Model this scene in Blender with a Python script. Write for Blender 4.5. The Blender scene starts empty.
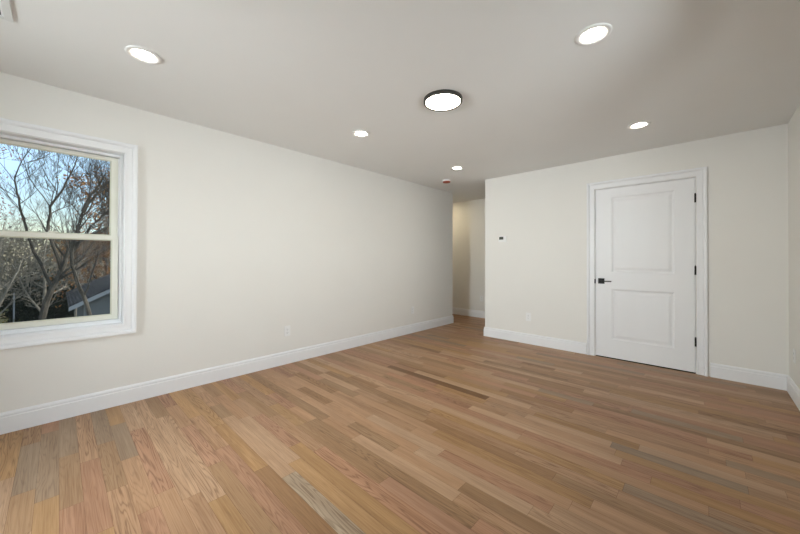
import bpy, bmesh, math, random
from mathutils import Vector, Matrix

S = bpy.context.scene
COL = S.collection

# ------------------------------------------------------------------ camera, sky, sun, exposure
H = 2.44                      # ceiling height
XL, XR = -3.447, 0.558        # left and right walls
YD = 4.574                    # wall with the door
YLE = 5.088                   # end of the left wall (hall corner)
YH = 5.959                    # back wall of the hall
XD = -2.492                   # hall corner of the door wall
YF = -1.60                    # wall behind the camera

yaw, pitch, roll = 0.75717, 0.00658, 0.00314
F = Vector((-math.sin(yaw)*math.cos(pitch), math.cos(yaw)*math.cos(pitch), math.sin(pitch)))
R0 = Vector((math.cos(yaw), math.sin(yaw), 0)); U0 = R0.cross(F)
R = R0*math.cos(roll) + U0*math.sin(roll); U = -R0*math.sin(roll) + U0*math.cos(roll)
cam_data = bpy.data.cameras.new('camera')
cam = bpy.data.objects.new('camera', cam_data); COL.objects.link(cam)
cam.matrix_world = Matrix(((R.x, U.x, -F.x, 0), (R.y, U.y, -F.y, 0), (R.z, U.z, -F.z, 1.17996), (0, 0, 0, 1)))
cam_data.sensor_width = 36; cam_data.sensor_fit = 'HORIZONTAL'
cam_data.lens = 322.186/800*36
cam_data.shift_y = -9.188/800
cam_data.clip_start = 0.02; cam_data.clip_end = 500
S.camera = cam

S.view_settings.view_transform = 'Standard'
S.view_settings.look = 'None'
S.view_settings.gamma = 1
S.view_settings.use_curve_mapping = False
S.view_settings.exposure = 0.0

DAY_FILL = 1.0                     # strength of the added lamps outside the windows
LENS = 36.0                  # recessed lamps
DISC = 12.0                   # flush round lamp
HALL = 170.0
LAMP_COL = (1.0, 0.91, 0.76, 1)

world = bpy.data.worlds.new('sky'); S.world = world; world.use_nodes = True
wn = world.node_tree.nodes; wl = world.node_tree.links; wn.clear()
wo = wn.new('ShaderNodeOutputWorld'); wb = wn.new('ShaderNodeBackground')
sky = wn.new('ShaderNodeTexSky'); sky.sky_type = 'NISHITA'; sky.sun_disc = False
sky.sun_elevation = math.radians(58); sky.sun_rotation = math.radians(20); sky.dust_density = 0.6; sky.air_density = 1.2
wtc = wn.new('ShaderNodeTexCoord'); wno = wn.new('ShaderNodeTexNoise')
wno.inputs['Scale'].default_value = 5.5; wno.inputs['Detail'].default_value = 5
wr = wn.new('ShaderNodeValToRGB'); wr.color_ramp.elements[0].position = 0.42; wr.color_ramp.elements[1].position = 0.72
wr.color_ramp.elements[0].color = (0.0, 0.0, 0.0, 1); wr.color_ramp.elements[1].color = (0.5, 0.5, 0.5, 1)
wm = wn.new('ShaderNodeMixRGB'); wm.inputs[2].default_value = (5.6, 7.8, 10.2, 1)
wl.new(wtc.outputs['Generated'], wno.inputs['Vector']); wl.new(wno.outputs['Fac'], wr.inputs['Fac'])
wl.new(wr.outputs['Color'], wm.inputs['Fac']); wl.new(sky.outputs['Color'], wm.inputs[1])
wl.new(wm.outputs['Color'], wb.inputs['Color']); wl.new(wb.outputs['Background'], wo.inputs['Surface'])
wb.inputs['Strength'].default_value = 0.18

sun_d = bpy.data.lights.new('sun', 'SUN'); sun_d.energy = 8.0; sun_d.angle = 0.01; sun_d.color = (1, 0.94, 0.85)
sun = bpy.data.objects.new('sun', sun_d); COL.objects.link(sun)
sun.rotation_euler = Vector((0.0, -0.80, -0.55)).to_track_quat('-Z', 'Y').to_euler()
sun.location = (-9, 14, 9)

# area lamps added outside the assumed windows, placed and powered to light the room
RX0, RX1 = -2.75, -1.55                            # unseen window behind the camera, put in to let light through
SIDE_WINDOWS = [(0.15, 1.05), (1.35, 2.25)]       # y from, y to
def daylight_fill(loc, w, h, watts, rows):
    d = bpy.data.lights.new('daylight_fill', 'AREA'); d.shape = 'RECTANGLE'; d.size = w; d.size_y = h
    d.energy = watts*DAY_FILL; d.color = (0.93, 0.965, 1.0)
    o = bpy.data.objects.new('daylight_fill', d); COL.objects.link(o)
    (a, b, c), (e, f, g), (p, q, r) = rows
    o.matrix_world = Matrix(((a, b, c, loc[0]), (e, f, g, loc[1]), (p, q, r, loc[2]), (0, 0, 0, 1)))
TO_LEFT = ((0, 0, 1), (1, 0, 0), (0, 1, 0)); TO_DOOR = ((1, 0, 0), (0, 0, -1), (0, 1, 0))
daylight_fill((XR+2.5, -3.0, 0.0), 2.0, 2.0, 190, TO_LEFT)     # added lamp, low on the right and behind the camera
daylight_fill((XR+2.5, 0.6, 1.4), 5.6, 2.0, 400, TO_LEFT)  # added wide lamp, level with the right-hand windows
daylight_fill((XR+6.0, 0.7, -1.0), 3.5, 2.0, 120, TO_LEFT)     # added lamp, low and farther out, lighting the ceiling
daylight_fill((-0.5, YF-6.0, -1.0), 5.5, 2.0, 210, TO_DOOR)  # added lamp shining upward through the rear window
daylight_fill((-2.4, YF-2.5, 2.2), 2.2, 3.6, 820, TO_DOOR)     # added lamp standing in for sky behind the camera

# ------------------------------------------------------------------ helpers
rnd = random.Random(11)

def mat(name, col, rough=0.5, spec=0.5, metal=0.0, emit=None, es=0.0):
    m = bpy.data.materials.new(name); m.use_nodes = True
    b = m.node_tree.nodes['Principled BSDF']
    b.inputs['Base Color'].default_value = (*col, 1); b.inputs['Roughness'].default_value = rough
    b.inputs['Specular IOR Level'].default_value = spec; b.inputs['Metallic'].default_value = metal
    if emit:
        b.inputs['Emission Color'].default_value = emit; b.inputs['Emission Strength'].default_value = es
    return m

def noisy(name, c1, c2, scale=20, rough=0.6, spec=0.3, bump=0.0, bscale=200, stretch=(1, 1, 1)):
    """painted or natural surface with a little procedural mottling and relief"""
    m = mat(name, c1, rough, spec); nt = m.node_tree; b = nt.nodes['Principled BSDF']
    tc = nt.nodes.new('ShaderNodeTexCoord'); mp = nt.nodes.new('ShaderNodeMapping')
    mp.inputs['Scale'].default_value = stretch
    nz = nt.nodes.new('ShaderNodeTexNoise'); nz.inputs['Scale'].default_value = scale; nz.inputs['Detail'].default_value = 4
    rp = nt.nodes.new('ShaderNodeValToRGB')
    rp.color_ramp.elements[0].position = 0.35; rp.color_ramp.elements[1].position = 0.65
    rp.color_ramp.elements[0].color = (*c1, 1); rp.color_ramp.elements[1].color = (*c2, 1)
    nt.links.new(tc.outputs['Object'], mp.inputs['Vector']); nt.links.new(mp.outputs['Vector'], nz.inputs['Vector'])
    nt.links.new(nz.outputs['Fac'], rp.inputs['Fac']); nt.links.new(rp.outputs['Color'], b.inputs['Base Color'])
    if bump:
        n2 = nt.nodes.new('ShaderNodeTexNoise'); n2.inputs['Scale'].default_value = bscale; n2.inputs['Detail'].default_value = 2
        bp = nt.nodes.new('ShaderNodeBump'); bp.inputs['Strength'].default_value = bump; bp.inputs['Distance'].default_value = 0.001
        nt.links.new(tc.outputs['Object'], n2.inputs['Vector']); nt.links.new(n2.outputs['Fac'], bp.inputs['Height'])
        nt.links.new(bp.outputs['Normal'], b.inputs['Normal'])
    return m

WALL = noisy('wall_paint', (0.853, 0.836, 0.793), (0.861, 0.844, 0.801), 3, 0.75, 0.25, 0.08, 260)
CEIL = noisy('ceiling_paint', (0.85, 0.85, 0.835), (0.86, 0.86, 0.845), 2, 0.85, 0.2, 0.06, 260)
TRIM = noisy('trim_paint', (0.89, 0.895, 0.905), (0.90, 0.905, 0.915), 6, 0.38, 0.4)
DOORP = noisy('door_paint', (0.885, 0.89, 0.90), (0.895, 0.90, 0.91), 9, 0.42, 0.4, 0.05, 90, (1, 1, 0.15))
VINYL = noisy('vinyl', (0.80, 0.79, 0.70), (0.82, 0.81, 0.72), 8, 0.4, 0.4)
PLASTIC = noisy('white_plastic', (0.89, 0.89, 0.875), (0.90, 0.90, 0.885), 12, 0.35, 0.45)
DARKSLOT = mat('dark_slot', (0.05, 0.05, 0.05), 0.7)
BLACK = noisy('black_metal', (0.012, 0.012, 0.012), (0.017, 0.017, 0.017), 60, 0.55, 0.3)
BRONZE = noisy('bronze_rim', (0.025, 0.022, 0.018), (0.04, 0.035, 0.028), 40, 0.35, 0.5)
SCREEN_LCD = noisy('lcd', (0.075, 0.078, 0.065), (0.10, 0.105, 0.09), 90, 0.25, 0.5)
ORANGE = noisy('orange_plastic', (0.36, 0.065, 0.022), (0.40, 0.08, 0.03), 20, 0.45, 0.4)
VENTM = noisy('vent_enamel', (0.74, 0.75, 0.73), (0.77, 0.78, 0.76), 10, 0.45, 0.4)
BEAD = noisy('bead_vinyl', (0.66, 0.66, 0.54), (0.68, 0.68, 0.56), 8, 0.5, 0.3)
GAP = mat('shadow_gap', (0.03, 0.03, 0.03), 0.9, 0.0)
LENSM = mat('lamp_lens', (0.9, 0.9, 0.88), 0.5, 0.3, emit=LAMP_COL, es=LENS)
HALLM = mat('hall_lamp_lens', (0.9, 0.9, 0.88), 0.5, 0.3, emit=(1.0, 0.84, 0.58, 1), es=HALL)
DISCM = mat('disc_diffuser', (0.9, 0.9, 0.88), 0.5, 0.3, emit=LAMP_COL, es=DISC)

def glass_mat(name, tint, refl):
    m = bpy.data.materials.new(name); m.use_nodes = True; nt = m.node_tree; nt.nodes.clear()
    o = nt.nodes.new('ShaderNodeOutputMaterial'); t = nt.nodes.new('ShaderNodeBsdfTransparent'); g = nt.nodes.new('ShaderNodeBsdfGlossy')
    fr = nt.nodes.new('ShaderNodeFresnel'); fr.inputs['IOR'].default_value = refl; mx = nt.nodes.new('ShaderNodeMixShader')
    t.inputs['Color'].default_value = (*tint, 1); g.inputs['Roughness'].default_value = 0.02
    nt.links.new(fr.outputs['Fac'], mx.inputs['Fac']); nt.links.new(t.outputs[0], mx.inputs[1]); nt.links.new(g.outputs[0], mx.inputs[2])
    nt.links.new(mx.outputs[0], o.inputs['Surface']); return m
GLASS = glass_mat('window_glass', (0.97, 0.99, 0.985), 1.07)

def screen_mat():
    m = bpy.data.materials.new('screen_mesh'); m.use_nodes = True; nt = m.node_tree
    b = nt.nodes['Principled BSDF']; o = nt.nodes['Material Output']
    b.inputs['Base Color'].default_value = (0.05, 0.05, 0.05, 1); b.inputs['Roughness'].default_value = 0.8
    t = nt.nodes.new('ShaderNodeBsdfTransparent'); mx = nt.nodes.new('ShaderNodeMixShader'); mx.inputs['Fac'].default_value = 0.15
    nt.links.new(t.outputs[0], mx.inputs[1]); nt.links.new(b.outputs[0], mx.inputs[2]); nt.links.new(mx.outputs[0], o.inputs['Surface'])
    return m
SCREEN = screen_mat()

def box(bm, a, b, mi=0, bev=0.0):
    x0, y0, z0 = (min(a[i], b[i]) for i in range(3)); x1, y1, z1 = (max(a[i], b[i]) for i in range(3))
    v = [bm.verts.new(p) for p in ((x0,y0,z0),(x1,y0,z0),(x1,y1,z0),(x0,y1,z0),(x0,y0,z1),(x1,y0,z1),(x1,y1,z1),(x0,y1,z1))]
    fs = [bm.faces.new([v[i] for i in q]) for q in ((0,3,2,1),(4,5,6,7),(0,1,5,4),(1,2,6,5),(2,3,7,6),(3,0,4,7))]
    for f in fs: f.material_index = mi
    if bev:
        es = {e for f in fs for e in f.edges}
        r = bmesh.ops.bevel(bm, geom=list(es), offset=bev, segments=2, profile=0.6, affect='EDGES')
        for f in r['faces']: f.material_index = mi
    return fs

def lathe(bm, prof, seg=48, mi=0, axis_pt=(0, 0)):
    """revolve (radius, z) points round z; radius 0 closes the end"""
    rings = []
    for r, z in prof:
        if r <= 1e-6: rings.append([bm.verts.new((axis_pt[0], axis_pt[1], z))])
        else: rings.append([bm.verts.new((axis_pt[0]+r*math.cos(2*math.pi*k/seg), axis_pt[1]+r*math.sin(2*math.pi*k/seg), z)) for k in range(seg)])
    for A, B in zip(rings, rings[1:]):
        for k in range(seg):
            k2 = (k+1) % seg
            q = [A[k % len(A)], A[k2 % len(A)], B[k2 % len(B)], B[k % len(B)]]
            q2 = []
            for w in q:
                if w not in q2: q2.append(w)
            if len(q2) > 2:
                f = bm.faces.new(q2); f.material_index = mi; f.smooth = True

def sweep(bm, path, prof, closed=False):
    """profile points (offset to the left of the path, z) swept along a horizontal polyline with mitred corners"""
    n = len(path); rows = []
    P = [Vector((p[0], p[1])) for p in path]
    for i in range(n):
        d1 = (P[i]-P[i-1]).normalized() if (i > 0 or closed) else None
        d2 = (P[(i+1) % n]-P[i]).normalized() if (i < n-1 or closed) else None
        if d1 is None: d1 = d2
        if d2 is None: d2 = d1
        n1 = Vector((-d1.y, d1.x)); n2 = Vector((-d2.y, d2.x)); m = (n1+n2)/(1+n1.dot(n2))
        rows.append([bm.verts.new((P[i].x+m.x*o, P[i].y+m.y*o, z)) for o, z in prof])
    for i in range(n if closed else n-1):
        A, B = rows[i], rows[(i+1) % n]
        for j in range(len(prof)-1):
            bm.faces.new((A[j], B[j], B[j+1], A[j+1]))
    if not closed:
        bm.faces.new(rows[0]); bm.faces.new(list(reversed(rows[-1])))

def obj(name, bm, mats, parent=None, loc=None, smooth=False):
    me = bpy.data.meshes.new(name)
    bmesh.ops.recalc_face_normals(bm, faces=bm.faces[:])
    if smooth:
        for f in bm.faces: f.smooth = True
    bm.to_mesh(me); bm.free()
    for m in (mats if isinstance(mats, (list, tuple)) else [mats]): me.materials.append(m)
    o = bpy.data.objects.new(name, me); COL.objects.link(o)
    if parent is not None: o.parent = parent
    if loc is not None: o.location = loc
    return o

def tag(o, label, cat, group=None, kind=None):
    o['label'] = label; o['category'] = cat
    if group: o['group'] = group
    if kind: o['kind'] = kind
    return o

def empty(name, loc, label, cat, group=None, kind=None, rotz=0.0):
    o = bpy.data.objects.new(name, None); COL.objects.link(o); o.empty_display_size = 0.05
    o.location = loc; o.rotation_euler = (0, 0, rotz)
    return tag(o, label, cat, group, kind)

def boxes(name, lst, m, parent=None, bev=0.0):
    bm = bmesh.new()
    for a, b in lst: box(bm, a, b, 0, bev)
    return obj(name, bm, m, parent)

# ------------------------------------------------------------------ room shell
T = 0.14
WY0, WY1, WZ0, WZ1 = -0.40, 0.362, 0.652, 2.042         # window opening in the left wall
DX0, DX1, DZ = -0.986, -0.066, 2.060                    # door opening

o = boxes('wall_left', [((XL-T, YF-T, -0.02), (XL, WY0, H)), ((XL-T, WY1, -0.02), (XL, YLE, H)),
                        ((XL-T, WY0, -0.02), (XL, WY1, WZ0)), ((XL-T, WY0, WZ1), (XL, WY1, H))], WALL)
tag(o, 'long off-white painted wall with the window at its near end', 'wall', kind='structure')
o = boxes('wall_back', [((XD, YD, -0.02), (DX0, YD+T, H)), ((DX1, YD, -0.02), (XR, YD+T, H)), ((DX0, YD, DZ), (DX1, YD+T, H))], WALL)
tag(o, 'off-white painted wall holding the white panel door and thermostat', 'wall', kind='structure')
(y0, y1), (y2, y3) = SIDE_WINDOWS
o = boxes('wall_right', [((XR, YF-T, -0.02), (XR+T, y0, H)), ((XR, y1, -0.02), (XR+T, y2, H)), ((XR, y3, -0.02), (XR+T, YH+T, H)),
                         ((XR, y0, -0.02), (XR+T, y1, WZ0)), ((XR, y0, WZ1), (XR+T, y1, H)),
                         ((XR, y2, -0.02), (XR+T, y3, WZ0)), ((XR, y2, WZ1), (XR+T, y3, H))], WALL)
tag(o, 'dim off-white wall sliver beyond the corner right of the door', 'wall', kind='structure')
HX0, HX1 = -5.6, XR
o = boxes('wall_hall_back', [((HX0-T, YH, -0.02), (HX1, YH+T, H))], WALL)
tag(o, 'dim wall at the far end of the hall opening', 'wall', kind='structure')
o = boxes('wall_hall_front', [((HX0-T, YLE-T, -0.02), (XL-T-0.001, YLE, H))], WALL)
tag(o, 'hall wall running back behind the end of the long wall', 'wall', kind='structure')
o = boxes('wall_hall_end', [((HX0-T, YLE, -0.02), (HX0, YH, H))], WALL)
tag(o, 'short end wall of the hall', 'wall', kind='structure')
o = boxes('ceiling', [((XL-T, YF-T, H), (XR+T, YLE-T, H+0.16)), ((HX0-T, YLE-T, H), (XR+T, YH+T, H+0.16))], CEIL)
tag(o, 'flat off-white painted ceiling over the whole room', 'ceiling', kind='structure')

o = boxes('wall_front', [((XL, YF-T, -0.02), (RX0, YF, H)), ((RX1, YF-T, -0.02), (XR, YF, H)),
                         ((RX0, YF-T, -0.02), (RX1, YF, WZ0)), ((RX0, YF-T, WZ1), (RX1, YF, H))], WALL)
tag(o, 'off-white wall behind the camera with the added window opening', 'wall', kind='structure')

# ------------------------------------------------------------------ oak floor: one mesh, planks with their own tone and grain
def floor_mat():
    m = bpy.data.materials.new('oak_floor'); m.use_nodes = True; nt = m.node_tree; N = nt.nodes.new; L = nt.links.new
    b = nt.nodes['Principled BSDF']
    a_t = N('ShaderNodeAttribute'); a_t.attribute_name = 'plank'
    a_c = N('ShaderNodeAttribute'); a_c.attribute_name = 'tone'
    uv = N('ShaderNodeUVMap'); uv.uv_map = 'grain'
    sep = N('ShaderNodeSeparateXYZ'); L(a_t.outputs['Vector'], sep.inputs[0])   # x: offset, y: figure strength, z: figure kind
    off = N('ShaderNodeCombineXYZ'); L(sep.outputs['X'], off.inputs['Z'])
    def mapped(sx, sy):
        mp = N('ShaderNodeVectorMath'); mp.operation = 'MULTIPLY'; mp.inputs[1].default_value = (sx, sy, 1)
        ad = N('ShaderNodeVectorMath'); ad.operation = 'ADD'
        L(uv.outputs['UV'], mp.inputs[0]); L(mp.outputs[0], ad.inputs[0]); L(off.outputs[0], ad.inputs[1]); return ad.outputs[0]
    def noise(vec, det=2.0, rough=0.5):
        n = N('ShaderNodeTexNoise'); n.inputs['Scale'].default_value = 1.0; n.inputs['Detail'].default_value = det
        n.inputs['Roughness'].default_value = rough; L(vec, n.inputs['Vector']); return n.outputs['Fac']
    def math_(op, a, c=None):
        k = N('ShaderNodeMath'); k.operation = op
        for i, q in enumerate((a, c)):
            if q is None: continue
            if isinstance(q, (int, float)): k.inputs[i].default_value = q
            else: L(q, k.inputs[i])
        return k.outputs[0]
    # cathedral figure: contour lines of a stretched noise
    n1 = noise(mapped(0.9, 13.0), 2.2, 0.5)
    nf = noise(mapped(9.0, 160.0), 2.0)
    ph = math_('ADD', math_('MULTIPLY', n1, 120.0), math_('MULTIPLY', nf, 3.5))
    s = math_('SINE', ph)
    s01 = math_('MULTIPLY', math_('ADD', s, 1.0), 0.5)
    line = math_('POWER', s01, 3.0)
    # pores and straight fibres
    nf2 = noise(mapped(4.0, 260.0), 3.0, 0.6)
    fib = N('ShaderNodeValToRGB'); fib.color_ramp.elements[0].position = 0.40; fib.color_ramp.elements[1].position = 0.66
    L(nf2, fib.inputs['Fac'])
    # broad streaks and mineral stain
    nb = noise(mapped(1.3, 22.0), 3.0, 0.55)
    str_ = N('ShaderNodeValToRGB'); str_.color_ramp.elements[0].position = 0.36; str_.color_ramp.elements[1].position = 0.70
    L(nb, str_.inputs['Fac'])
    f1 = math_('MULTIPLY', math_('MULTIPLY', line, sep.outputs['Y']), math_('ADD', math_('MULTIPLY', nf2, 0.9), 0.15))
    mxA = N('ShaderNodeMixRGB'); mxA.blend_type = 'MULTIPLY'; mxA.inputs[2].default_value = (0.34, 0.27, 0.22, 1)
    L(f1, mxA.inputs['Fac']); L(a_c.outputs['Color'], mxA.inputs[1])
    mxB = N('ShaderNodeMixRGB'); mxB.blend_type = 'MULTIPLY'; mxB.inputs[2].default_value = (0.70, 0.62, 0.55, 1)
    L(math_('MULTIPLY', fib.outputs['Color'], 0.55), mxB.inputs['Fac']); L(mxA.outputs[0], mxB.inputs[1])
    mxC = N('ShaderNodeMixRGB'); mxC.blend_type = 'MULTIPLY'; mxC.inputs[2].default_value = (0.60, 0.53, 0.47, 1)
    L(math_('MULTIPLY', str_.outputs['Color'], sep.outputs['Z']), mxC.inputs['Fac']); L(mxB.outputs[0], mxC.inputs[1])
    # seams between boards
    uv2 = N('ShaderNodeUVMap'); uv2.uv_map = 'edge'; s2 = N('ShaderNodeSeparateXYZ'); L(uv2.outputs['UV'], s2.inputs[0])
    def edge(ch, w):
        d = math_('ABSOLUTE', math_('SUBTRACT', s2.outputs[ch], 0.0)); return math_('LESS_THAN', d, w)
    seam = math_('MAXIMUM', edge('X', 0.0014), edge('Y', 0.0012))
    mxD = N('ShaderNodeMixRGB'); mxD.blend_type = 'MULTIPLY'; mxD.inputs[2].default_value = (0.35, 0.28, 0.22, 1)
    L(math_('MULTIPLY', seam, 0.8), mxD.inputs['Fac']); L(mxC.outputs[0], mxD.inputs[1])
    L(mxD.outputs[0], b.inputs['Base Color'])
    b.inputs['Specular IOR Level'].default_value = 0.22
    rr = math_('ADD', math_('MULTIPLY', nf2, 0.10), 0.36); L(rr, b.inputs['Roughness'])
    bp = N('ShaderNodeBump'); bp.inputs['Strength'].default_value = 0.12; bp.inputs['Distance'].default_value = 0.0006
    L(math_('SUBTRACT', 1.0, math_('MAXIMUM', math_('MULTIPLY', nf2, 0.5), seam)), bp.inputs['Height']); L(bp.outputs['Normal'], b.inputs['Normal'])
    return m

TAN   = (0.491, 0.298, 0.171)
GOLD  = (0.486, 0.289, 0.136)
PINK  = (0.481, 0.270, 0.162)
PALE  = (0.540, 0.351, 0.216)
BROWN = (0.373, 0.214, 0.108)
DARK  = (0.232, 0.124, 0.059)
UMBER = (0.400, 0.244, 0.132)
GREY  = (0.367, 0.259, 0.171)
ASH   = (0.464, 0.351, 0.243)
BW, BY0 = 0.0825, 0.008
# boards that stand out: row -> (x from, x to, tone, figure)
SPECIAL = {
    -3: [(XL, -2.72, GOLD, 0.75)],
    -2: [(-3.12, -2.50, GREY, 0.35)],
    -1: [(-3.24, -2.35, GREY, 0.45)],
    0:  [(XL, -2.78, GREY, 0.3), (-2.78, -2.2, UMBER, 0.3)],
    1:  [(XL, -2.62, TAN, 1.0), (-2.62, -1.9, PINK, 0.4)],
    2:  [(XL, -2.80, GREY, 0.3), (-2.80, -2.2, UMBER, 0.5)],
    3:  [(XL, -3.05, GOLD, 0.2), (-3.05, -2.48, GREY, 0.1), (-2.48, -1.9, TAN, 0.4)],
    4:  [(XL, -2.86, PALE, 0.5), (-2.86, -2.0, PINK, 0.9)],
    5:  [(XL, -1.86, PALE, 0.75)],
    6:  [(-2.95, -1.75, PALE, 0.9)],
    8:  [(-2.2, -1.25, PINK, 0.6)],
    9:  [(-1.82, -1.12, BROWN, 0.2), (-1.12, -0.5, UMBER, 0.4)],
    10: [(-1.66, -0.85, ASH, 0.75), (-2.6, -1.66, PALE, 0.3)],
    11: [(-1.75, -0.9, GOLD, 0.2), (-2.5, -1.75, PALE, 0.2)],
    12: [(-1.9, -0.6, GOLD, 0.25)],
    13: [(-1.75, -0.8, PINK, 0.8), (-0.8, -0.2, ASH, 0.6)],
    14: [(-2.1, -1.25, UMBER, 0.3), (-1.25, -0.55, PINK, 0.1)],
    15: [(-2.1, -0.75, UMBER, 0.75)],
    16: [(-2.6, -2.05, UMBER, 0.4), (-0.9, -0.3, TAN, 0.7)],
    18: [(-2.7, -2.25, BROWN, 0.4), (-1.3, -0.6, PALE, 0.3)],
    21: [(-2.75, -2.2, UMBER, 0.3), (-1.35, -0.4, GOLD, 0.5)],
    22: [(-1.5, -0.6, BROWN, 0.3)],
    24: [(-2.6, -2.2, BROWN, 0.2)],
    30: [(-2.55, -1.35, DARK, 0.3)],
    33: [(-1.35, -0.75, BROWN, 0.3)],
    36: [(-2.5, -1.9, UMBER, 0.3)],
    39: [(-1.9, -0.8, BROWN, 0.2)],
}
def build_floor():
    bm = bmesh.new()
    tone = bm.faces.layers.float_vector.new('tone'); pl = bm.faces.layers.float_vector.new('plank')
    uvg = bm.loops.layers.uv.new('grain'); uve = bm.loops.layers.uv.new('edge')
    r = random.Random(5)
    palette = [(TAN, 34), (GOLD, 14), (PINK, 18), (PALE, 14), (UMBER, 11), (BROWN, 4), (GREY, 3)]
    bag = [c for c, w in palette for _ in range(w)]
    def plank(x0, x1, y0, y1, col, fig, streak):
        j = r.uniform(0.93, 1.06); w = r.uniform(-0.008, 0.008)
        v = [bm.verts.new(p) for p in ((x0, y0, 0), (x1, y0, 0), (x1, y1, 0), (x0, y1, 0))]
        f = bm.faces.new(v); f[tone] = (max(0, col[0]*j+w), max(0, col[1]*j), max(0, col[2]*j-w*0.5)); f[pl] = (r.uniform(0, 90), fig, streak)
        yo = r.uniform(-3, 3); xo = r.uniform(-5, 5); fl = r.choice((-1, 1))
        for lp, (u, w_), e in zip(f.loops, ((x0, y0), (x1, y0), (x1, y1), (x0, y1)), ((0, 0), (x1-x0, 0), (x1-x0, y1-y0), (0, y1-y0))):
            lp[uvg].uv = (fl*u+xo, w_-y0+yo); lp[uve].uv = e
    k0 = math.floor((YF-0.05-BY0)/BW); k1 = math.ceil((YH+0.05-BY0)/BW)
    for k in range(k0, k1):
        y0 = BY0+k*BW; y1 = y0+BW
        xa = XL-0.1 if y1 < YLE-0.04 else HX0-0.05
        xb = XR+0.05
        sp = sorted((max(a, xa) if a > XL else xa, b2, c, f) for a, b2, c, f in SPECIAL.get(k, []))
        x = xa
        while x < xb-1e-4:
            nxt = next((s for s in sp if s[0] >= x-1e-4), None)
            if nxt and nxt[0] <= x+1e-4:
                plank(nxt[0], nxt[1], y0, y1, nxt[2], nxt[3], 0.5); x = nxt[1]; continue
            e = min(x + r.choice((r.uniform(0.30, 0.7), r.uniform(0.5, 1.35))), xb)
            if nxt and e > nxt[0]-0.22: e = nxt[0]
            if xb-e < 0.15: e = xb
            fig = r.choice((0.12, 0.2, 0.3, 0.45, 0.65, 0.85)); plank(x, e, y0, y1, r.choice(bag), fig, r.choice((0.3, 0.45, 0.6, 0.8)))
            x = e
    me = bpy.data.meshes.new('floor'); bm.to_mesh(me); bm.free(); me.materials.append(floor_mat())
    o = bpy.data.objects.new('floor', me); COL.objects.link(o)
    tag(o, 'satin oak strip floor with boards of mixed tan and grey', 'floor', kind='structure')
build_floor()
o = boxes('trim_5', [((HX0-T, YF-T, -0.30), (XR+T, YH+T, -0.021))], GAP)
tag(o, 'subfloor slab under the oak boards', 'subfloor', kind='structure')

# ------------------------------------------------------------------ baseboards
BASE = [(0.0005, 0.0), (0.016, 0.0), (0.016, 0.108), (0.0115, 0.112), (0.0115, 0.117), (0.0135, 0.121), (0.0125, 0.130), (0.007, 0.139), (0.0005, 0.142)]
def baseboard(name, path, label):
    bm = bmesh.new(); sweep(bm, path, BASE); o = obj(name, bm, TRIM); tag(o, label, 'baseboard', kind='structure')
# paths run with the room on their left
baseboard('baseboard_left', [(HX0+0.02, YLE), (XL, YLE), (XL, YF+0.017)], 'white moulded baseboard along the long wall under the window')
baseboard('baseboard_back', [(DX0-0.096, YD), (XD, YD), (XD, YD+T-0.001)], 'white baseboard between hall opening and door')
baseboard('baseboard_right', [(XR, YF+0.017), (XR, YD), (DX1+0.108, YD)], 'white baseboard turning the corner right of the door')
baseboard('baseboard_hall', [(XR-0.02, YH), (HX0+0.02, YH)], 'white baseboard at the back of the hall')
baseboard('baseboard_front', [(XL+0.017, YF), (XR-0.017, YF)], 'white baseboard behind the camera')
for o_ in [q for q in COL.objects if q.name.startswith('baseboard')]:
    pass

# ------------------------------------------------------------------ casing frames (stepped profile, mitred) and the window
def casing(bm, plane, u0, u1, v0, v1, prof, sides='LRTB', flip=1):
    """prof: list of (distance outward from the opening, height off the wall). plane(u, v, h) -> point"""
    def corner(du, dv): return lambda d: (u0-d if du < 0 else u1+d, v0-d if dv < 0 else v1+d)
    LB, RB, RT, LT = corner(-1, -1), corner(1, -1), corner(1, 1), corner(-1, 1)
    floor_l = lambda d: (u0-d, v0); floor_r = lambda d: (u1+d, v0)
    segs = {'L': (LB if 'B' in sides else floor_l, LT), 'T': (LT, RT), 'R': (RT, RB if 'B' in sides else floor_r), 'B': (RB, LB)}
    for s in sides:
        A, B = segs[s]
        ra = [bm.verts.new(plane(*A(d), h)) for d, h in prof]; rb = [bm.verts.new(plane(*B(d), h)) for d, h in prof]
        for j in range(len(prof)-1): bm.faces.new((ra[j], rb[j], rb[j+1], ra[j+1]))
        if s in 'LR' and 'B' not in sides:
            bm.faces.new(ra if s == 'L' else rb)
CASE = [(0.0, 0.0008), (0.0, 0.011), (0.004, 0.0135), (0.012, 0.0135), (0.014, 0.011), (0.047, 0.0125), (0.0495, 0.0085), (0.053, 0.0085), (0.055, 0.018), (0.060, 0.0205), (0.063, 0.0255), (0.079, 0.0265), (0.083, 0.023), (0.083, 0.0008)]

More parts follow.
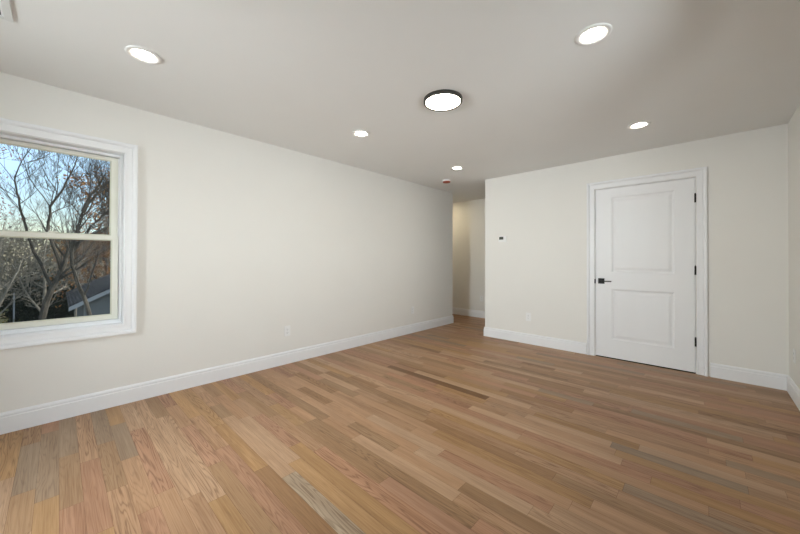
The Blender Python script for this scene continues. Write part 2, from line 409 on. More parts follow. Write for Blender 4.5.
wloc = (XL, (WY0+WY1)/2, WZ0)
def build_window(name, c, rot, w, h, label, screens=True):
    """local frame: u along the wall, depth outward = -x, wall face at x = 0, sill of opening at z = 0"""
    root = empty(name, c, label, 'window', kind='structure', rotz=rot)
    a, b2 = -w/2, w/2
    bm = bmesh.new(); casing(bm, lambda u, v, q: (q, u, v), a, b2, 0, h, CASE); obj('window_casing', bm, TRIM, root)
    J = 0.003
    bm = bmesh.new()
    for q in (((-0.075, a, 0), (0.0, a+J, h)), ((-0.075, b2-J, 0), (0.0, b2, h)), ((-0.075, a+J, 0), (0.0, b2-J, J)), ((-0.075, a+J, h-J), (0.0, b2-J, h))): box(bm, *q)
    obj('window_jamb', bm, TRIM, root)
    # vinyl frame set back in the wall
    V = 0.022
    bm = bmesh.new(); D0, D1 = -0.135, -0.0755
    for q in (((D0, a, 0), (D1, a+V, h)), ((D0, b2-V, 0), (D1, b2, h)), ((D0, a+V, 0), (D1, b2-V, V+0.01)), ((D0, a+V, h-V), (D1, b2-V, h))): box(bm, *q, 0, 0.002)
    # stop bead that separates the tracks
    for s in (a+V, b2-V-0.006): box(bm, (-0.107, s, V+0.01), (-0.104, s+0.006, h-V))
    obj('window_frame', bm, TRIM, root)
    mid = h*0.505
    def sash(nm, d0, d1, z0, z1, st, bot, top):
        p, q = a+V+0.004, b2-V-0.004
        bm = bmesh.new()
        for k in (((d0, p, z0), (d1, p+st, z1)), ((d0, q-st, z0), (d1, q, z1)), ((d0, p+st, z0), (d1, q-st, z0+bot)), ((d0, p+st, z1-top), (d1, q-st, z1))): box(bm, *k, 0, 0.0025)
        s = obj(nm, bm, VINYL, root)
        bm = bmesh.new(); g0, g1, h0, h1 = p+st, q-st, z0+bot, z1-top; dm = (d0+d1)/2
        prev = None
        for ins, dep in ((-0.001, d1-0.0012), (0.004, d1-0.003), (0.009, dm+0.0035)):
            ring = [bm.verts.new(v) for v in ((dep, g0+ins, h0+ins), (dep, g1-ins, h0+ins), (dep, g1-ins, h1-ins), (dep, g0+ins, h1-ins))]
            if prev:
                for k in range(4): bm.faces.new((prev[k], prev[(k+1) % 4], ring[(k+1) % 4], ring[k]))
            prev = ring
        obj('glazing_bead', bm, BEAD, s)
        bm = bmesh.new(); dm = (d0+d1)/2
        box(bm, (dm-0.003, p+st-0.004, z0+bot-0.004), (dm+0.003, q-st+0.004, z1-top+0.004))
        obj('glass_pane', bm, GLASS, s); return s, p, q
    sash('upper_sash', -0.131, -0.108, mid-0.014, h-V-0.003, 0.044, 0.032, 0.026)
    low, p, q = sash('lower_sash', -0.103, -0.080, V+0.013, mid+0.016, 0.038, 0.036, 0.032)
    bm = bmesh.new(); cy = (p+q)/2-0.03
    box(bm, (-0.101, cy-0.028, mid+0.0165), (-0.082, cy+0.028, mid+0.022), 0, 0.002)
    lathe(bm, [(0, mid+0.036), (0.009, mid+0.034), (0.010, mid+0.022)], 16, 0, (-0.091, cy))
    box(bm, (-0.096, cy-0.004, mid+0.025), (-0.088, cy+0.045, mid+0.032), 0, 0.002)
    obj('sash_lock', bm, VINYL, low)
    if screens:
        bm = bmesh.new()
        box(bm, (-0.1340, a+V+0.004, V+0.012), (-0.1335, b2-V-0.004, mid-0.016))
        obj('insect_screen', bm, SCREEN, root)
    return root
build_window('window_1', wloc, 0.0, WY1-WY0, WZ1-WZ0, 'white framed sash window looking out on bare trees')
for n_, (a_, b_) in enumerate(SIDE_WINDOWS):
    build_window('window_%d' % (n_+2), (XR, (a_+b_)/2, WZ0), math.pi, b_-a_, WZ1-WZ0,
                 ('sash window in the right wall beside the camera', 'second sash window in the right wall, nearer the door')[n_], False)

build_window('window_4', ((RX0+RX1)/2, YF, WZ0), math.pi/2, RX1-RX0, WZ1-WZ0, 'unseen sash window behind the camera, added to let light in', False)

# ------------------------------------------------------------------ door
bm = bmesh.new()
casing(bm, lambda u, v, q: (u, YD-q, v), DX0-0.006, DX1+0.006, 0.0005, DZ+0.004, CASE, 'LTR')
trim1 = obj('trim_1', bm, TRIM); tag(trim1, 'white moulded casing and jamb around the panel door', 'door casing', kind='structure')
JT = 0.018
bm = bmesh.new()
for q in (((DX0-0.0005, YD-0.001, 0.0005), (DX0+0.003, YD+T, DZ)), ((DX1-0.003, YD-0.001, 0.0005), (DX1+0.0005, YD+T, DZ)), ((DX0+0.003, YD-0.001, DZ-0.003), (DX1-0.003, YD+T, DZ))): box(bm, *q)
for q in (((DX0+0.003, YD+0.047, 0.0005), (DX0+0.015, YD+0.08, DZ-0.003)), ((DX1-0.015, YD+0.047, 0.0005), (DX1-0.003, YD+0.08, DZ-0.003)), ((DX0+0.015, YD+0.047, DZ-0.015), (DX1-0.015, YD+0.08, DZ-0.003))): box(bm, *q)
obj('door_jamb', bm, TRIM, trim1)
bm = bmesh.new(); box(bm, (DX0-0.006, YD-0.0175, 0.898), (DX0+0.0045, YD-0.0005, 0.952), 0, 0.001)
q = obj('strike_plate', bm, BLACK, trim1); q['label'] = 'small black strike plate'

door = empty('door_1', (0, 0, 0), 'closed white two-panel door with black lever handle and hinges', 'door', kind='structure')
SX0, SX1, SZ0, SZ1 = DX0+0.0065, DX1-0.006, 0.012, DZ-0.0075
YS = YD+0.004                       # room face of the slab
def build_slab():
    bm = bmesh.new()
    panels = [(-0.815, -0.235, 0.232, 0.836), (-0.815, -0.235, 1.040, 1.944)]
    xs = [SX0, -0.815, -0.235, SX1]; zs = [SZ0, 0.232, 0.836, 1.040, 1.944, SZ1]
    def quad(x0, x1, z0, z1, y): bm.faces.new([bm.verts.new(p) for p in ((x0, y, z0), (x1, y, z0), (x1, y, z1), (x0, y, z1))])
    for i in range(3):
        for j in range(5):
            if i == 1 and j in (1, 3): continue
            quad(xs[i], xs[i+1], zs[j], zs[j+1], YS)
    prof = [(0, 0), (0.004, 0.004), (0.014, 0.0095), (0.020, 0.010), (0.026, 0.010), (0.050, 0.0035), (0.054, 0.003)]
    for x0, x1, z0, z1 in panels:
        prev = None
        for d, dep in prof:
            ring = [bm.verts.new(p) for p in ((x0+d, YS+dep, z0+d), (x1-d, YS+dep, z0+d), (x1-d, YS+dep, z1-d), (x0+d, YS+dep, z1-d))]
            if prev:
                for k in range(4): bm.faces.new((prev[k], prev[(k+1) % 4], ring[(k+1) % 4], ring[k]))
            prev = ring
        bm.faces.new(prev)
    B = YS+0.040
    quad(SX0, SX1, SZ0, SZ1, B)
    for p in (((SX0, YS, SZ0), (SX0, B, SZ0), (SX0, B, SZ1), (SX0, YS, SZ1)), ((SX1, YS, SZ0), (SX1, B, SZ0), (SX1, B, SZ1), (SX1, YS, SZ1)),
              ((SX0, YS, SZ0), (SX1, YS, SZ0), (SX1, B, SZ0), (SX0, B, SZ0)), ((SX0, YS, SZ1), (SX1, YS, SZ1), (SX1, B, SZ1), (SX0, B, SZ1))):
        bm.faces.new([bm.verts.new(v) for v in p])
    bmesh.ops.remove_doubles(bm, verts=bm.verts[:], dist=1e-5)
    return obj('door_slab', bm, DOORP, door)
build_slab()
HXC, HZC = -0.921, 0.930
bm = bmesh.new(); box(bm, (HXC-0.033, YS-0.009, HZC-0.033), (HXC+0.033, YS-0.0004, HZC+0.033), 0, 0.0015)
hd = obj('door_handle', bm, BLACK, door); hd['label'] = 'square black lever handle'
bm = bmesh.new()
box(bm, (HXC-0.010, YS-0.050, HZC-0.010), (HXC+0.010, YS-0.008, HZC+0.010), 0, 0.002)
box(bm, (HXC-0.011, YS-0.058, HZC-0.006), (HXC+0.112, YS-0.046, HZC+0.006), 0, 0.002)
obj('lever', bm, BLACK, hd)
for z in (0.332, 1.079, 1.838):
    bm = bmesh.new(); xc = DX1-0.003
    for k in range(3):                                 # knuckles
        z0 = z-0.046+k*0.031; bmk = [(0, z0), (0.0075, z0), (0.0075, z0+0.0295), (0, z0+0.0295)]
        lathe(bm, bmk, 14, 0, (xc, YD-0.0075))
    lathe(bm, [(0, z+0.054), (0.004, z+0.052), (0.0055, z+0.047), (0, z+0.047)], 14, 0, (xc, YD-0.0075))
    box(bm, (xc-0.004, YD-0.006, z-0.045), (xc+0.003, YD+0.004, z+0.045))
    q = obj('hinge', bm, BLACK, door); q['label'] = 'black butt hinge'
o = boxes('door_gap_shade', [((DX0+0.004, YD+0.001, 0.0006), (DX1-0.004, YD+0.10, 0.0035))], GAP)  # shade of the gap under the door, made as a black strip
tag(o, 'near-black strip standing in for the shade under the closed door', 'shade strip', kind='structure')

# ------------------------------------------------------------------ lamps
def recessed():
    bm = bmesh.new()
    lathe(bm, [(0.0895, -0.0005), (0.0895, -0.003), (0.087, -0.0062), (0.080, -0.0075), (0.069, -0.0075), (0.067, -0.006), (0.053, -0.0016), (0.053, -0.0006)], 56)
    tr = obj('trim_ring', bm, PLASTIC)
    bm = bmesh.new(); lathe(bm, [(0.0525, -0.0008), (0.0520, -0.0022), (0.04, -0.0024), (0, -0.0024)], 40)
    le = obj('lens', bm, LENSM); return tr, le
tr0, le0 = recessed()
lamps = [((-2.512, 0.350), 'lit white recessed downlight nearest the window'),
         ((-0.448, 2.035), 'lit white recessed downlight out in the room, beside and right of the black-rimmed lamp'),
         ((-2.486, 2.060), 'lit white recessed downlight beside and left of the black-rimmed lamp, towards the long wall'),
         ((-2.458, 3.730), 'small lit white recessed downlight nearest the orange-capped smoke detector'),
         ((-0.439, 3.690), 'small lit white recessed downlight in the ceiling in front of the door')]
for i, ((x, y), lab) in enumerate(lamps):
    e = empty('recessed_light', (x, y, H), lab, 'ceiling light', 'recessed downlights in the ceiling')
    for src in (tr0, le0):
        c = src if i == 0 else src.copy()
        if i: COL.objects.link(c)
        c.parent = e
# one more out of sight round the corner lights the hall
e = empty('recessed_light', (-4.12, 5.47, H), 'warm recessed downlight round the corner in the hall', 'ceiling light')
c = tr0.copy(); COL.objects.link(c); c.parent = e
c = le0.copy(); c.data = le0.data.copy(); c.data.materials[0] = HALLM; COL.objects.link(c); c.parent = e

e = empty('flush_ceiling_light', (-1.486, 2.056, H), 'round flush ceiling lamp with dark bronze rim and glowing disc', 'ceiling light')
bm = bmesh.new()
lathe(bm, [(0.140, -0.0005), (0.1500, -0.002), (0.1500, -0.026), (0.1475, -0.029), (0.1375, -0.029), (0.136, -0.026), (0.136, -0.020)], 72)
obj('rim', bm, BRONZE, e)
bm = bmesh.new(); lathe(bm, [(0.1355, -0.021), (0.1355, -0.025), (0.128, -0.0262), (0.08, -0.027), (0, -0.0272)], 72)
obj('diffuser', bm, DISCM, e)

# ------------------------------------------------------------------ ceiling fittings
e = empty('smoke_detector', (-2.955, 4.190, H), 'small round white smoke detector under an orange dust cap', 'smoke detector')
bm = bmesh.new(); lathe(bm, [(0.072, -0.0005), (0.072, -0.012), (0.068, -0.021), (0.060, -0.024), (0, -0.024)], 40); obj('base_plate', bm, PLASTIC, e)
bm = bmesh.new(); lathe(bm, [(0.060, -0.0245), (0.061, -0.027), (0.056, -0.037), (0.048, -0.040), (0, -0.041)], 40)
q = obj('dust_cap', bm, ORANGE, e); q['label'] = 'orange-red dust cap'

e = empty('ceiling_vent', (-2.515, -0.251, H), 'white louvred air vent at the ceiling edge above the window', 'vent')
bm = bmesh.new(); fx, fy = 0.150, 0.077
for q in (((-fx, -fy, -0.008), (fx, -fy+0.032, -0.0005)), ((-fx, fy-0.032, -0.008), (fx, fy, -0.0005)), ((-fx, -fy+0.032, -0.008), (-fx+0.028, fy-0.032, -0.0005)), ((fx-0.028, -fy+0.032, -0.008), (fx, fy-0.032, -0.0005))): box(bm, *q, 0, 0.002)
obj('vent_frame', bm, VENTM, e)
bm = bmesh.new(); box(bm, (-fx+0.028, -fy+0.032, -0.0012), (fx-0.028, fy-0.032, -0.0006)); obj('duct_opening', bm, DARKSLOT, e)
bm = bmesh.new()
for k in range(5):
    y = -fy+0.040+k*0.0185
    v = [bm.verts.new(p) for p in ((-fx+0.028, y, -0.0015), (fx-0.028, y, -0.0015), (fx-0.028, y+0.009, -0.0075), (-fx+0.028, y+0.009, -0.0075))]
    f = bm.faces.new(v); r2 = bmesh.ops.extrude_face_region(bm, geom=[f]); bmesh.ops.translate(bm, verts=[g for g in r2['geom'] if isinstance(g, bmesh.types.BMVert)], vec=(0, 0.0012, 0.0003))
obj('louvres', bm, VENTM, e)

# ------------------------------------------------------------------ outlets and thermostat
def outlet_parts():
    bm = bmesh.new(); box(bm, (-0.036, -0.0055, -0.058), (0.036, -0.0004, 0.058), 0, 0.002)
    lathe_bm = bm
    fp = obj('faceplate', bm, PLASTIC)
    rec = []
    for s in (-1, 1):
        bm = bmesh.new(); box(bm, (-0.0165, -0.0075, s*0.0195-0.0145), (0.0165, -0.0056, s*0.0195+0.0145), 0, 0.0015)
        for x, hh in ((-0.006, 0.0045), (0.006, 0.0035)): box(bm, (x-0.001, -0.0079, s*0.0195+0.003-hh), (x+0.001, -0.0075, s*0.0195+0.003+hh), 1)
        box(bm, (-0.002, -0.0079, s*0.0195-0.0095), (0.002, -0.0075, s*0.0195-0.0055), 1)
        rec.append(obj('receptacle', bm, [PLASTIC, DARKSLOT]))
    return [fp]+rec
parts = outlet_parts()
spots = [((XL, 1.785, 0.370), math.pi/2, 'white wall outlet on the long wall between window and hall corner, nearer the window'),
         ((XL, 3.945, 0.365), math.pi/2, 'white wall outlet on the long wall nearer the hall corner'),
         ((-1.815, YD, 0.378), 0.0, 'white wall outlet low on the wall below the thermostat'),
         ((-3.325, YH, 0.395), 0.0, 'dim white wall outlet on the wall at the back of the hall'),
         ((XR, 4.310, 0.372), -math.pi/2, 'white wall outlet on the shaded wall right of the door corner')]
for i, (loc, rz, lab) in enumerate(spots):
    e = empty('wall_outlet', loc, lab, 'outlet', 'white outlets low on the walls', rotz=rz)
    for src in parts:
        c = src if i == 0 else src.copy()
        if i: COL.objects.link(c)
        c.parent = e

e = empty('thermostat', (-2.200, YD, 1.497), 'small white wall thermostat with grey display beside the hall opening', 'thermostat')
bm = bmesh.new(); box(bm, (-0.060, -0.024, -0.043), (0.060, -0.0004, 0.043), 0, 0.005); obj('housing', bm, PLASTIC, e)
bm = bmesh.new(); box(bm, (-0.046, -0.0252, -0.008), (0.020, -0.0242, 0.034)); q = obj('display', bm, SCREEN_LCD, e); q['label'] = 'dark grey display'
bm = bmesh.new()
for k in range(2): box(bm, (0.032, -0.0265, 0.006+k*0.016-0.008), (0.048, -0.0242, 0.016+k*0.016-0.008), 0, 0.001)
obj('buttons', bm, PLASTIC, e)

# ------------------------------------------------------------------ outside
GZ = -3.2
GRASS = noisy('lawn', (0.045, 0.055, 0.022), (0.09, 0.075, 0.04), 1.2, 0.9, 0.1)
BARK = noisy('bark', (0.06, 0.052, 0.043), (0.13, 0.115, 0.095), 9, 0.9, 0.1, stretch=(1, 1, 0.25))
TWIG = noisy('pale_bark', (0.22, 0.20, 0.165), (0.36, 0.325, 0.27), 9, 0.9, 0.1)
RUST = noisy('rust_leaves', (0.50, 0.20, 0.08), (0.60, 0.34, 0.12), 3.5, 0.8, 0.1)
RED = noisy('red_leaves', (0.36, 0.16, 0.14), (0.46, 0.24, 0.20), 3, 0.8, 0.1)
EVERG = noisy('evergreen', (0.018, 0.026, 0.018), (0.04, 0.05, 0.032), 4, 0.9, 0.1)
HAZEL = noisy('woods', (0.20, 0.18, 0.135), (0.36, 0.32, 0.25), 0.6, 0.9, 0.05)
YELL = noisy('yellow_leaves', (0.22, 0.17, 0.05), (0.14, 0.13, 0.04), 5, 0.8, 0.1)
SIDING = noisy('siding', (0.16, 0.175, 0.185), (0.18, 0.195, 0.205), 3, 0.7, 0.2)
FASCIA = noisy('fascia_paint', (0.34, 0.36, 0.38), (0.38, 0.40, 0.42), 3, 0.6, 0.2)

def shingle_mat():
    m = mat('shingles', (0.06, 0.062, 0.066), 0.9, 0.1); nt = m.node_tree; b = nt.nodes['Principled BSDF']
    tc = nt.nodes.new('ShaderNodeTexCoord'); br = nt.nodes.new('ShaderNodeTexBrick')
    br.inputs['Color1'].default_value = (0.055, 0.057, 0.062, 1); br.inputs['Color2'].default_value = (0.10, 0.10, 0.10, 1); br.inputs['Mortar'].default_value = (0.02, 0.02, 0.022, 1)
    br.inputs['Scale'].default_value = 3.0; br.inputs['Mortar Size'].default_value = 0.03
    nt.links.new(tc.outputs['Object'], br.inputs['Vector']); nt.links.new(br.outputs['Color'], b.inputs['Base Color']); return m
SHING = shingle_mat()

o = boxes('ground_yard', [((-70, -40, GZ-0.3), (3, 40, GZ))], GRASS)
tag(o, 'leaf-strewn back yard ground far below the window', 'ground', kind='structure')

# garage
gx, ga, gr, ge = -15.0, 0.42, 2.75, 5.08
zr = lambda y: -0.40+0.54*(y-0.22) if y <= gr else -0.40+0.54*(2*gr-y-0.22)
e = empty('garage', (gx, gr, GZ), 'grey-blue garage with dark shingled gable roof below the rust-leaved tree', 'building')
bm = bmesh.new()
A = [Vector(p) for p in ((0, ga+0.15-gr, 0), (0, ge-0.15-gr, 0), (0, ge-0.15-gr, zr(ge-0.15)-0.1-GZ), (0, 0, zr(gr)-0.1-GZ), (0, ga+0.15-gr, zr(ga+0.15)-0.1-GZ))]
f1 = [bm.verts.new(p) for p in A]; f2 = [bm.verts.new(p-Vector((5.5, 0, 0))) for p in A]
bm.faces.new(f1); bm.faces.new(f2)
for k in range(5): bm.faces.new((f1[k], f1[(k+1) % 5], f2[(k+1) % 5], f2[k]))
n = 16
for k in range(n):                                       # lap siding courses on the gable
    z = 0.1+k*0.2; hw = (ge-ga)/2-0.15
    if z > zr(ga+0.15)-0.1-GZ: hw -= (z-(zr(ga+0.15)-0.1-GZ))/0.54
    if hw > 0.2: box(bm, (0.0, -hw, z), (0.018, hw, z+0.012))
obj('walls', bm, SIDING, e)
bm = bmesh.new()
for s in (0, 1):
    ya, yb = (ga-0.2-gr, 0.0) if s == 0 else (0.0, ge+0.2-gr)
    za, zb = (zr(ga-0.2)-GZ, zr(gr)-GZ) if s == 0 else (zr(gr)-GZ, zr(ga-0.2)-GZ)
    v = [bm.verts.new(p) for p in ((0.3, ya, za), (0.3, yb, zb), (-5.8, yb, zb), (-5.8, ya, za), (0.3, ya, za+0.09), (0.3, yb, zb+0.09), (-5.8, yb, zb+0.09), (-5.8, ya, za+0.09))]
    for q in ((0,3,2,1),(4,5,6,7),(0,1,5,4),(1,2,6,5),(2,3,7,6),(3,0,4,7)): bm.faces.new([v[i] for i in q])
obj('roof', bm, SHING, e)
bm = bmesh.new()
for s in (0, 1):
    ya, yb = (ga-0.2-gr, 0.0) if s == 0 else (0.0, ge+0.2-gr)
    za, zb = (zr(ga-0.2)-GZ, zr(gr)-GZ) if s == 0 else (zr(gr)-GZ, zr(ga-0.2)-GZ)
    v = [bm.verts.new(p) for p in ((0.301, ya, za-0.09), (0.301, yb, zb-0.09), (0.301, yb, zb+0.04), (0.301, ya, za+0.04), (0.325, ya, za-0.09), (0.325, yb, zb-0.09), (0.325, yb, zb+0.04), (0.325, ya, za+0.04))]
    for q in ((0,3,2,1),(4,5,6,7),(0,1,5,4),(1,2,6,5),(2,3,7,6),(3,0,4,7)): bm.faces.new([v[i] for i in q])
obj('fascia', bm, FASCIA, e)

def tube(bm, pts, rads, n=5):
    prev = None
    for i, (p, r) in enumerate(zip(pts, rads)):
        d = (pts[min(i+1, len(pts)-1)]-pts[max(i-1, 0)]).normalized()
        a = d.orthogonal().normalized(); b = d.cross(a)
        ring = [bm.verts.new(p+(a*math.cos(2*math.pi*k/n)+b*math.sin(2*math.pi*k/n))*r) for k in range(n)]
        if prev:
            for k in range(n): bm.faces.new((prev[k], prev[(k+1) % n], ring[(k+1) % n], ring[k]))
        prev = ring
def grow(bm, p, d, length, r, depth, rr, tips, up=0.25, wig=0.12):
    """one branch and its children"""
    n = 5; pts = [p.copy()]; rads = [r]; q = p.copy(); dd = d.normalized()
    for i in range(n):
        dd = (dd+Vector((rr.gauss(0, wig), rr.gauss(0, wig), rr.gauss(0, wig)+up*0.25))).normalized()
        q = q+dd*(length/n); pts.append(q.copy()); rads.append(r*(1-0.62*(i+1)/n))
    tube(bm, pts, rads, 5 if r > 0.02 else 3)
    if depth == 0: tips.append(q.copy()); return
    for k in range(4 if depth > 1 else 5):
        t = rr.uniform(0.25, 1.0); i = min(int(t*n), n-1); b = pts[i].lerp(pts[i+1], t*n-i)
        ax = (pts[i+1]-pts[i]).normalized()
        side = Vector((rr.gauss(0, 1), rr.gauss(0, 1), rr.gauss(0, 1))); side = (side-ax*side.dot(ax)).normalized()
        grow(bm, b, ax*rr.uniform(0.6, 1.1)+side*rr.uniform(0.35, 0.75)+Vector((0, 0, up)), length*rr.uniform(0.45, 0.68), max(rads[i]*rr.uniform(0.42, 0.6), 0.0035), depth-1, rr, tips, up, wig)

def leaves(bm, centres, n, spread, size, rr):
    for c in centres:
        for _ in range(n):
            p = c+Vector((rr.gauss(0, spread), rr.gauss(0, spread), rr.gauss(0, spread)))
            a = Vector((rr.gauss(0, 1), rr.gauss(0, 1), rr.gauss(0, 1))).normalized(); b = a.orthogonal().normalized(); s = size*rr.uniform(0.6, 1.3)
            bm.faces.new([bm.verts.new(p+v) for v in (-a*s, b*s*0.55-a*s*0.1, a*s, -b*s*0.55-a*s*0.1)])

def tree(name, base, limbs, label, cat, barkm, seed, leafm=None, leaf=(4, 0.12, 0.05), depth=2, up=0.25, group=None, spawn=7, slen=1.5, srad=0.5):
    """limbs: polylines of (x, y, z, radius) in world metres; each sends out twigs"""
    rr = random.Random(seed); bx, by, bz = base
    e = empty(name, base, label, cat, group)
    bm = bmesh.new(); tips = []
    B = Vector(base)
    for li, limb in enumerate(limbs):
        pts = [Vector(q[:3])-B for q in limb]; rads = [q[3] for q in limb]
        fine_p, fine_r = [], []
        for i in range(len(pts)-1):
            for k in range(3):
                t = k/3; w = 0.0 if k == 0 else 0.35*rads[i]
                fine_p.append(pts[i].lerp(pts[i+1], t)+Vector((rr.gauss(0, w), rr.gauss(0, w), rr.gauss(0, w)))); fine_r.append(rads[i]*(1-t)+rads[i+1]*t)
        fine_p.append(pts[-1]); fine_r.append(rads[-1]); tube(bm, fine_p, fine_r, 7)
        sp = spawn if isinstance(spawn, int) else spawn[li]
        for k in range(sp):
            t = 0.3+0.7*(k+rr.random())/sp; i = min(int(t*(len(fine_p)-1)), len(fine_p)-2); p = fine_p[i]
            if p.z < 1.9: continue
            ax = (fine_p[i+1]-fine_p[i]).normalized(); side = Vector((rr.gauss(0, 1), rr.gauss(0, 1), rr.gauss(0, 0.6)))
            grow(bm, p, ax*0.7+side.normalized()*0.85+Vector((0, 0, up)), slen*rr.uniform(0.6, 1.2), max(fine_r[i]*srad, 0.010), depth, rr, tips, up)
    obj('trunk_and_branches', bm, barkm, e)
    if leafm:
        bm = bmesh.new(); leaves(bm, [t for t in tips if rr.random() < 0.8], leaf[0], leaf[1], leaf[2], rr); obj('foliage', bm, leafm, e)
    return e

def lm(*q): return list(q)
tree('bare_tree', (-15.0, -0.45, GZ), [
    lm((-15.0, -0.45, GZ, 0.13), (-15.0, -0.36, -0.8, 0.09), (-15.0, -0.14, 0.26, 0.075), (-15.0, 0.13, 1.02, 0.06), (-15.1, 0.33, 1.70, 0.055), (-15.2, 0.58, 2.98, 0.035), (-15.3, 1.1, 4.2, 0.014)),
    lm((-15.0, 0.05, 0.80, 0.05), (-14.9, -0.25, 2.08, 0.038), (-14.9, -0.21, 2.81, 0.032), (-14.9, 0.07, 3.40, 0.026), (-14.9, 0.34, 4.26, 0.016), (-14.9, 0.5, 5.2, 0.008)),
    lm((-15.0, -0.14, 0.26, 0.05), (-15.2, -0.55, 1.4, 0.034), (-15.3, -0.82, 2.65, 0.028), (-15.3, -0.90, 3.2, 0.022), (-15.3, -0.95, 3.65, 0.017), (-15.2, -0.80, 4.2, 0.012), (-15.2, -0.5, 4.9, 0.008)),
    lm((-15.1, 0.25, 1.4, 0.04), (-15.3, 0.42, 2.3, 0.028), (-15.4, 0.7, 3.2, 0.018), (-15.4, 0.75, 4.4, 0.008))],
    'large bare dark-trunked tree in the middle of the window view', 'tree', BARK, 3, None, depth=3, spawn=11, slen=1.45, up=0.3)
tree('bare_tree', (-13.4, 0.75, GZ), [
    lm((-13.4, 0.75, GZ, 0.08), (-13.4, 0.66, -0.9, 0.058), (-13.4, 0.58, -0.2, 0.05), (-13.4, 0.38, 0.45, 0.046), (-13.4, 0.26, 1.0, 0.042), (-13.4, 0.29, 1.75, 0.038), (-13.5, 0.52, 2.75, 0.034), (-13.6, 1.08, 3.65, 0.02), (-13.7, 1.5, 4.5, 0.008)),
    lm((-13.4, 0.28, 1.4, 0.035), (-13.4, 0.62, 2.1, 0.028), (-13.4, 1.0, 2.6, 0.02), (-13.4, 1.5, 3.0, 0.008)),
    lm((-13.4, 0.28, 1.6, 0.035), (-13.3, 0.75, 2.0, 0.026), (-13.3, 1.2, 2.25, 0.012))],
    'leaning bare tree whose trunk rises before the garage roof edge', 'tree', BARK, 8, None, depth=3, spawn=10, slen=1.25, up=0.3)
tree('leafy_tree', (-23.4, 2.0, GZ), [
    lm((-23.4, 2.0, GZ, 0.13), (-23.4, 1.95, -1.2, 0.10), (-23.4, 1.8, 0.3, 0.07), (-23.4, 1.6, 1.6, 0.05), (-23.4, 1.7, 2.8, 0.02)),
    lm((-23.4, 1.9, -0.9, 0.06), (-23.4, 1.5, -0.1, 0.05), (-23.4, 1.1, 0.6, 0.03), (-23.4, 0.8, 1.3, 0.015)),
    lm((-23.4, 1.85, -0.2, 0.06), (-23.2, 2.3, 0.6, 0.05), (-23.2, 2.8, 1.6, 0.02)),
    lm((-23.4, 1.65, 1.2, 0.05), (-23.4, 1.75, 3.0, 0.035), (-23.4, 2.1, 5.2, 0.012))],
    'tree with rust-brown autumn leaves behind the garage roof', 'tree', BARK, 21, RUST, (10, 0.22, 0.07), depth=2, spawn=11, slen=1.5, up=0.1)
tree('leafy_tree', (-14.2, -2.1, GZ), [
    lm((-14.2, -2.1, GZ, 0.12), (-14.2, -2.0, -0.8, 0.10), (-14.2, -1.85, 1.4, 0.06), (-14.2, -1.6, 3.0, 0.03), (-14.2, -1.45, 4.2, 0.012)),
    lm((-14.2, -1.95, 0.8, 0.05), (-14.2, -1.55, 1.8, 0.03), (-14.2, -1.3, 2.6, 0.012)),
    lm((-14.2, -1.85, 1.4, 0.05), (-14.1, -1.6, 2.6, 0.03), (-14.1, -1.4, 3.6, 0.012))],
    'tree with dull red leaves at the outer edge of the window view', 'tree', BARK, 33, RED, (3, 0.09, 0.035), depth=2, spawn=8, slen=0.5)
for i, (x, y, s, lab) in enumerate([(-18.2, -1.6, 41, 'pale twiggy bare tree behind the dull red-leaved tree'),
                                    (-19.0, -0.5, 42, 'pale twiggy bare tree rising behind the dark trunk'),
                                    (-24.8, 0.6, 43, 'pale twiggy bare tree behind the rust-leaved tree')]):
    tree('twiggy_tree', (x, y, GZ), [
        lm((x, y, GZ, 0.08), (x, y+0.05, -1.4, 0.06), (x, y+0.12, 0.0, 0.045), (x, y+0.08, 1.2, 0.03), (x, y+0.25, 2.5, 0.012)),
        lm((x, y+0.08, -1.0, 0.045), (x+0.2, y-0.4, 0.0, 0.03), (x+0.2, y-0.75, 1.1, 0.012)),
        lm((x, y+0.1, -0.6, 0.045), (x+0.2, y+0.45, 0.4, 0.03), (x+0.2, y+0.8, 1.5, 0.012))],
        lab, 'tree', TWIG, s, None, depth=3, spawn=11, slen=1.25, up=0.1, group='pale bare trees in the yard')

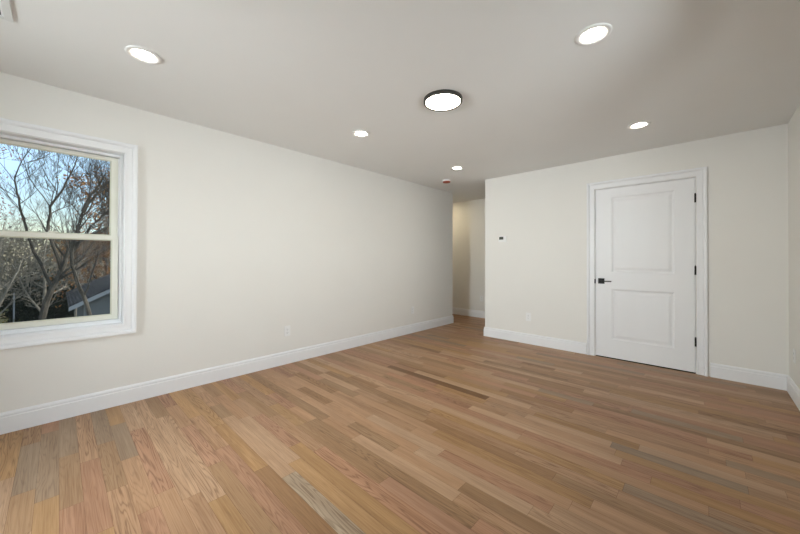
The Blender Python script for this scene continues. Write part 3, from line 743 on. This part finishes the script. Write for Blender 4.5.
rr = random.Random(77); bm = bmesh.new()
for k in range(260):
    y = rr.uniform(-14, 14); x = rr.uniform(-52, -44); h = rr.uniform(5.0, 7.6)
    tube(bm, [Vector((x, y, GZ)), Vector((x+rr.gauss(0, .2), y+rr.gauss(0, .3), GZ+h*0.55)), Vector((x+rr.gauss(0, .3), y+rr.gauss(0, .6), GZ+h))], [0.10, 0.06, 0.015], 4)
leaves(bm, [Vector((rr.uniform(-52, -44), rr.uniform(-14, 14), GZ+6.6*rr.random()**0.8)) for _ in range(2600)], 5, 0.35, 0.17, rr)
tl = obj('treeline', bm, HAZEL); tag(tl, 'hazy grey-brown line of far woods closing off the yard', 'woods', kind='stuff')

def bush(name, c, rad, n, m, label, seed, size=0.12):
    rr = random.Random(seed); e = empty(name, (c[0], c[1], GZ), label, 'shrub', 'dark evergreen shrubs along the yard' if m is EVERG else None)
    bm = bmesh.new(); cs = []
    for _ in range(n):
        v = Vector((rr.gauss(0, 1), rr.gauss(0, 1), rr.gauss(0, 1))).normalized()*rr.uniform(0.55, 1.0)
        cs.append(Vector((v.x*rad[0], v.y*rad[1], rad[2]+v.z*rad[2])))
    leaves(bm, cs, 9, 0.16, size, rr); obj('foliage', bm, m, e)
    bm = bmesh.new()
    for k in range(5):
        a = k*1.26; tube(bm, [Vector((0.1*math.cos(a), 0.1*math.sin(a), 0)), Vector((rad[0]*0.4*math.cos(a), rad[1]*0.4*math.sin(a), rad[2]*0.9)), Vector((rad[0]*0.7*math.cos(a), rad[1]*0.7*math.sin(a), rad[2]*1.6))], [0.05, 0.035, 0.01])
    obj('stem', bm, BARK, e)
bush('evergreen_shrub', (-27.0, -4.3), (1.3, 1.45, 1.9), 900, EVERG, 'tall dark evergreen shrub nearest the dull red-leaved tree', 51)
bush('evergreen_shrub', (-27.5, -0.55), (1.3, 1.45, 1.8), 900, EVERG, 'tall dark evergreen shrub behind the dark tree trunk', 52)
bush('evergreen_shrub', (-28.0, 3.2), (1.3, 1.45, 1.9), 900, EVERG, 'tall dark evergreen shrub behind the garage', 53)
bush('yellow_shrub', (-21.6, -1.62), (0.5, 0.5, 0.80), 90, YELL, 'low shrub with a few yellow leaves seen over the window sash', 54, 0.06)
e = boxes('pale_post', [((-22.53, -1.40, GZ), (-22.47, -1.35, -0.35))], FASCIA)
tag(e, 'thin pale upright post in front of the dark evergreens', 'post')
